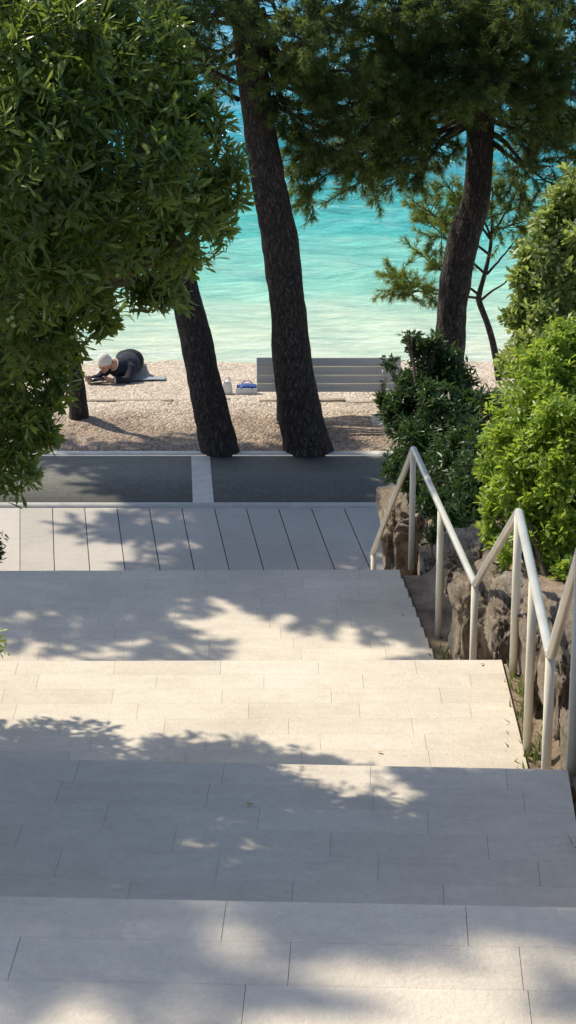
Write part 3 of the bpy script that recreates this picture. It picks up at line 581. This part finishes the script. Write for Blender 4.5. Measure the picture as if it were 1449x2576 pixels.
shrub('dark_shrub',PZ(1190,1290,1.9),'low dark green bush behind the top of the lower handrail','shrub',[bpx(1150,1150,18.4,65),bpx(1200,1210,17.6,70),bpx(1220,1120,18.2,70),bpx(1110,1190,18.8,50),bpx(1190,1290,17.2,50),bpx(1235,1020,18.4,34),bpx(1100,1270,18.0,40),bpx(1150,1320,17.0,38),bpx(1165,1370,16.4,30),bpx(1105,1340,17.2,28)],380,M['leaf_dark'],.082,.28,9,False,True,None,(20,90),3)
shrub('low_shrub',(-1.95,12.2,2.9),'low green shrub at the left end of the sunlit landing','shrub',[bpx(-34,1622,12.15,38),bpx(-70,1600,12.3,60)],420,M['leaf_bright'],.05,.25,9,False,sat=2)
shrub('low_shrub',(-2.55,16.9,1.7),'dark low shrub at the left end of the dappled landing','shrub',[bpx(-24,1385,16.9,28),bpx(-60,1370,17,55)],380,M['leaf_dark'],.07,.3,9,False,sat=2)
# weeds
def blades(n,spots,L):
    P=[];D=[]
    for i in range(n):
        s=random.choice(spots); P.append(np.array(s)+rng.normal(0,1,3)*np.array([.05,.14,.0])); D.append(norm(np.array([0,0,1])+rng.normal(0,.45,3)))
    P=np.array(P);D=np.array(D); N=norm(np.cross(D,rng.normal(size=D.shape))); l=rng.uniform(.5,1.2,n)*L; return leaves(P,D,N,l,l*.09+.003,.3,False)
V,Fc,k=blades(420,[(1.28,11.3,2.9),(1.27,10.8,2.9),(1.3,11.6,2.9),(1.24,8.0,3.9),(1.22,7.7,3.9),(1.2,10.3,2.9),(1.13,14.8,1.7)],.1)
tag(build('weeds',V,Fc,M['grass'],None,np.repeat(rng.random(420),k)),'thin grass weeds along the edge of the landings','grass',None,'stuff')
def fallen(px,py,z,lab,i):
    p=PZ(px,py,z+.006); an=random.uniform(0,6.28); V,Fc,k=leaves(np.array([[0,0,0.]]),np.array([[math.cos(an),math.sin(an),0]]),np.array([[0,0,1.]]),np.array([.035]),np.array([.018]),-.2,True)
    o=build('fallen_leaf',V,Fc,M['deadleaf']); o.location=Vector(p); tag(o,lab,'leaf','fallen leaves on the steps')
fallen(948,1890,2.95,'yellow fallen leaf lying on the right half of the sunlit landing',0); fallen(1218,1668,2.95,'small fallen leaf at the far right corner of the sunlit landing',1); fallen(1018,1548,1.75,'fallen leaf on the dappled landing near its right edge',2); fallen(640,2022,3.95,'fallen leaf in the middle of the shaded landing',3)
# ---------------------------------------------------------------- bench
by=26.35
bn=empty('park_bench',(.5,by,0),'grey slatted bench seen from behind, facing the sea','bench')
x0=PY(646,950,by)[0]; x1=x0+1.72; xm=(x0+x1)/2; Ln=x1-x0
rot=Matrix.Rotation(math.radians(-12),3,'X')
m=MB()
for k in range(4):
    z=.455+k*.112; m.box((xm,by-.03-(z-.4)*.2,z),(Ln,.028,.103),rot)
bevel(m.done('backrest',M['bench'],bn),.006)
m=MB()
for k in range(4): m.box((xm,by+.10+k*.112,.44-.01*k+.004*(k>2)),(Ln,.1,.03))
bevel(m.done('seat',M['bench'],bn),.006)
for xx in (x0+.27,x1-.2):
    m=MB(); m.box((xx,by+.06,.2),(.07,.05,.42)); m.box((xx,by+.24,.4),(.05,.46,.035)); m.box((xx,by+.0-.045,.6),(.05,.025,.5),rot); m.box((xx,by+.14,.012),(.09,.4,.02)); l=bevel(m.done('leg',M['bench_steel'],bn),.004)
    if xx>xm: m=MB(); m.box((xx,by+.1,-.0),(.26,.5,.05)); bevel(m.done('base_pad',M['concrete'],bn),.01)
# ---------------------------------------------------------------- bags
def lump(name,c,sz,taper,mat,parent=None,seed=0,amp=.06):
    m=MB(); m.ell((0,0,0),(1,1,1),None,28,18); V=[]
    for q in m.V[0]:
        p=np.sign(q)*np.abs(q)**.5; t=(p[2]+1)/2; s=1-taper*t; sd=Vector((q[0]*2+seed,q[1]*2,q[2]*2)); k=1+amp*noise.noise(sd)+amp*.7*noise.noise(sd*3)
        V.append(np.array([p[0]*sz[0]/2*s*k,p[1]*sz[1]/2*s*k,p[2]*sz[2]/2*k])+np.array(c))
    return build(name,np.array(V),m.F[0],mat,parent,None,True)
def loop(c,wd,ht,r,mat,parent):
    mb=MB(); t=np.linspace(0,math.pi,12); mb.tube(np.array([np.array(c)+np.array([math.cos(a)*wd/2,0,math.sin(a)*ht]) for a in t]),r,6); mb.done('handle',mat,parent,True)
yb=27.75; g=gz(yb); c=PY(572,985,yb); 
wb=empty('bag',(c[0],yb,g),'small white carrier bag standing on the pebbles left of the bench','bag')
lump('bag_body',(c[0],yb,g+.09),(.15,.12,.19),.35,M['bag_white'],wb,1,.16); loop((c[0],yb-.03,g+.165),.07,.07,.006,M['bag_white'],wb); loop((c[0]+.01,yb+.03,g+.165),.07,.06,.006,M['bag_white'],wb)
c=PY(621,985,yb); bb=empty('bag',(c[0],yb,g),'blue and white beach bag lying open beside the bench end','bag')
m=MB(); 
for sx,sy,sz,ox,oy in ((.28,.012,.11,0,-.1),(.28,.012,.11,0,.1),(.012,.19,.11,-.135,0),(.012,.19,.11,.135,0)): m.box((c[0]+ox,yb+oy,g+.055),(sx,sy,sz))
m.box((c[0],yb,g+.008),(.268,.19,.012)); bevel(m.done('bag_body',M['bag_white'],bb),.004)
lump('blue_lining',(c[0]+.02,yb,g+.085),(.24,.175,.1),.1,M['bag_blue'],bb,5,.12); loop((c[0],yb-.11,g+.1),.14,.05,.006,M['bag_blue'],bb); loop((c[0],yb+.11,g+.1),.14,.05,.006,M['bag_blue'],bb)
# ---------------------------------------------------------------- person
yo=28.75; O=PY(292,947,yo); O[2]=gz(yo)+.008; SLP=.113
V=[];nxx,nyy=30,12
for i in range(nxx):
    for j in range(nyy):
        u=-.02+i/(nxx-1)*.66; v=-.02+j/(nyy-1)*.2+.1*u; p=O+np.array([u,v,0]); z=gz(p[1])+.016+.008*noise.noise(Vector((u*7,v*7,0))); V.append((p[0],p[1],z))
ii=np.arange(nxx-1)[:,None]*nyy+np.arange(nyy-1)[None]
o=build('beach_towel',np.array(V),np.stack([ii,ii+nyy,ii+nyy+1,ii+1],-1).reshape(-1,4),M['towel'],None,None,True); sm=o.modifiers.new('thick','SOLIDIFY'); sm.thickness=.012; sm.offset=1
tag(o,'grey-blue towel spread on the pebbles under the lying person','towel')
person=empty('person',O,'person in dark navy clothes and white hat lying prone with a tablet','person')
W_=lambda x,y,z: O+np.array([x,y,z-SLP*max(y,0)])+np.array([0,0,.014])
def remesh(o,vs,it=6):
    r=o.modifiers.new('remesh','REMESH'); r.mode='VOXEL'; r.voxel_size=vs; r.use_smooth_shade=True
    s=o.modifiers.new('smooth','SMOOTH'); s.iterations=it; s.factor=.5; return o
pel=W_(.15,.5,.16); sp=W_(.12,.27,.165); ch=W_(.06,.06,.16); nk=W_(-.04,-.03,.225); H=W_(-.135,-.1,.26)
fv=norm(np.array([-.38,-.74,-.56])); uh=np.array([0,0,1.]); uh=norm(uh-fv*(uh@fv)); sd=np.cross(fv,uh); RH=np.stack([sd,fv,uh],1)
shR=W_(-.1,.03,.16); elR=W_(-.2,-.02,.05); wrR=W_(-.36,-.17,.045)
shL=W_(.19,.02,.15); elL=W_(.17,-.14,.05); wrL=W_(-.03,-.19,.045)
hipR=W_(.06,.57,.13);hipL=W_(.22,.55,.13); knR=W_(.08,1.0,.065);knL=W_(.23,.98,.065); anR=W_(.1,1.38,.055);anL=W_(.22,1.37,.055)
T_=W_(-.235,-.2,.075); tn=norm(np.array([.05,.1,1])); tax=norm(np.array([1,-.12,0])); tay=np.cross(tn,tax)
hL=T_+tax*.135; hR=T_-tax*.135
def hand(mb,wr,hc,inw):
    dv=norm(hc-wr); mb.capsule(wr,.027,hc*.75+wr*.25,.03); mb.ell(hc,(.04,.022,.036),np.stack([dv,np.cross(tn,dv),tn],1))
    for k,(o_,ln) in enumerate(zip((-.027,-.009,.009,.026),(.066,.074,.07,.056))):
        b=hc+tay*o_-tn*.012+inw*.02; q=b+inw*ln*.5-tn*.01; e=b+inw*ln-tn*.002; mb.capsule(b,.0095,q,.009,8); mb.capsule(q,.009,e,.0075,8)
    b=hc+tay*.012+tn*.014; q=b+inw*.03+tn*.012+tay*.012; e=q+inw*.03-tn*.004; mb.capsule(b,.012,q,.0105,8); mb.capsule(q,.0105,e,.0085,8)
m=MB()
m.ell(H,(.073,.092,.108),RH,22,16); m.ell(H+fv*.032-uh*.058,(.054,.062,.058),RH); m.ell(H+fv*.062+uh*.012,(.06,.03,.03),RH)
m.capsule(H+fv*.088+uh*.006,.011,H+fv*.112-uh*.022,.0155); m.ell(H+fv*.085-uh*.056,(.028,.014,.012),RH); m.ell(H+fv*.082-uh*.09,(.024,.02,.018),RH)
for s in (-1,1): m.ell(H+sd*s*.076-uh*.012-fv*.005,(.012,.022,.034),RH); m.ell(H+sd*s*.04+fv*.068-uh*.03,(.022,.018,.02),RH)
m.capsule(H-uh*.04-fv*.03,.056,nk,.062); m.capsule(nk,.07,ch,.1); m.capsule(ch,.11,sp,.12); m.capsule(sp,.12,pel,.11)
for a,b,c in ((shR,elR,wrR),(shL,elL,wrL)): m.capsule(ch,.08,a,.06); m.capsule(a,.05,b,.04); m.capsule(b,.038,c,.026)
hand(m,wrL,hL,-tax); hand(m,wrR,hR,tax)
for a,b,c in ((hipR,knR,anR),(hipL,knL,anL)): m.capsule(pel,.1,a,.09); m.capsule(a,.085,b,.052); m.capsule(b,.05,c,.032); m.capsule(c,.03,c+np.array([.03,.16,-.035]),.022)
remesh(m.done('body',M['skin'],person,True),.0048,3)
m=MB(); m.capsule(nk+(ch-nk)*.45,.08,ch,.13); m.ell(ch+np.array([.0,.06,-.02]),(.185,.17,.14)); m.capsule(ch,.14,sp,.155); m.ell(sp,(.18,.24,.15)); m.capsule(sp,.155,pel,.16)
for a,b,c in ((shR,elR,wrR),(shL,elL,wrL)): m.capsule(ch,.11,a,.08); m.capsule(a,.074,b,.056); m.capsule(b,.053,b*.15+c*.85,.041)
remesh(m.done('sweater',M['navy'],person,True),.01,6)
m=MB(); m.ell(pel+np.array([.0,.02,.01]),(.19,.18,.165))
for a,b,c in ((hipR,knR,anR),(hipL,knL,anL)): m.ell(a+np.array([0,.0,.04]),(.115,.16,.14)); m.capsule(a,.105,b,.072); m.capsule(b,.068,c,.05)
remesh(m.done('trousers',M['black'],person,True),.01,5)
V=[];Fc=[];nu,nv=40,16
for j in range(nv+1):
    for i in range(nu):
        ph=2*math.pi*i/nu; front=max(0,math.sin(ph)); th=math.radians(2+j/nv*(106-30*front)); k=1+.03*math.sin(ph*14)*math.sin(th)+.03*noise.noise(Vector((math.cos(ph)*2,math.sin(ph)*2,th*3)))*math.sin(th)+(.05 if j>nv-4 else 0)
        V.append(H+uh*.022-fv*.008+RH@np.array([math.sin(th)*math.cos(ph)*.086*k,math.sin(th)*math.sin(ph)*.106*k,math.cos(th)*.115*k]))
for j in range(nv):
    for i in range(nu): Fc.append([j*nu+i,(j+1)*nu+i,(j+1)*nu+(i+1)%nu,j*nu+(i+1)%nu])
o=build('hat',np.array(V),np.array(Fc),M['white_knit'],person,None,True); s_=o.modifiers.new('thick','SOLIDIFY'); s_.thickness=.008
for s in (-1,1):
    m=MB(); m.ell(H+fv*.088+sd*s*.03+uh*.002,(.011,.006,.006),RH); m.done('eye',M['eye'],person,True)
m=MB(); m.ell(H+fv*.0985-uh*.056,(.022,.005,.005),RH); m.done('mouth',M['lip'],person,True)
m=MB(); t=np.linspace(0,2*math.pi,25); ax=norm(nk-ch); e1=norm(np.cross(ax,[0,0,1.])); e2=np.cross(ax,e1); cc=nk*.85+ch*.15
m.tube(np.array([cc+(e1*math.cos(a)+e2*math.sin(a))*.078 for a in t]),.009,8); m.done('collar',M['cream'],person,True)
for b,c in ((elR,wrR),(elL,wrL)):
    m=MB(); q0=b*.18+c*.82;q1=b*.04+c*.96; m.tube(np.array([q0,(q0+q1)/2,q1]),[.043,.044,.042],14); m.done('cuff',M['cream'],person,True)
Rt_=np.stack([tax,tay,tn],1)
tb_=empty('tablet',T_,'black tablet held in the hands of the lying person','tablet')
m=MB(); m.box(T_,(.25,.175,.009),Rt_); bevel(m.done('case',M['tablet'],tb_),.003); m=MB(); m.box(T_+tn*.0058,(.23,.155,.0015),Rt_); m.done('screen',M['glass'],tb_)
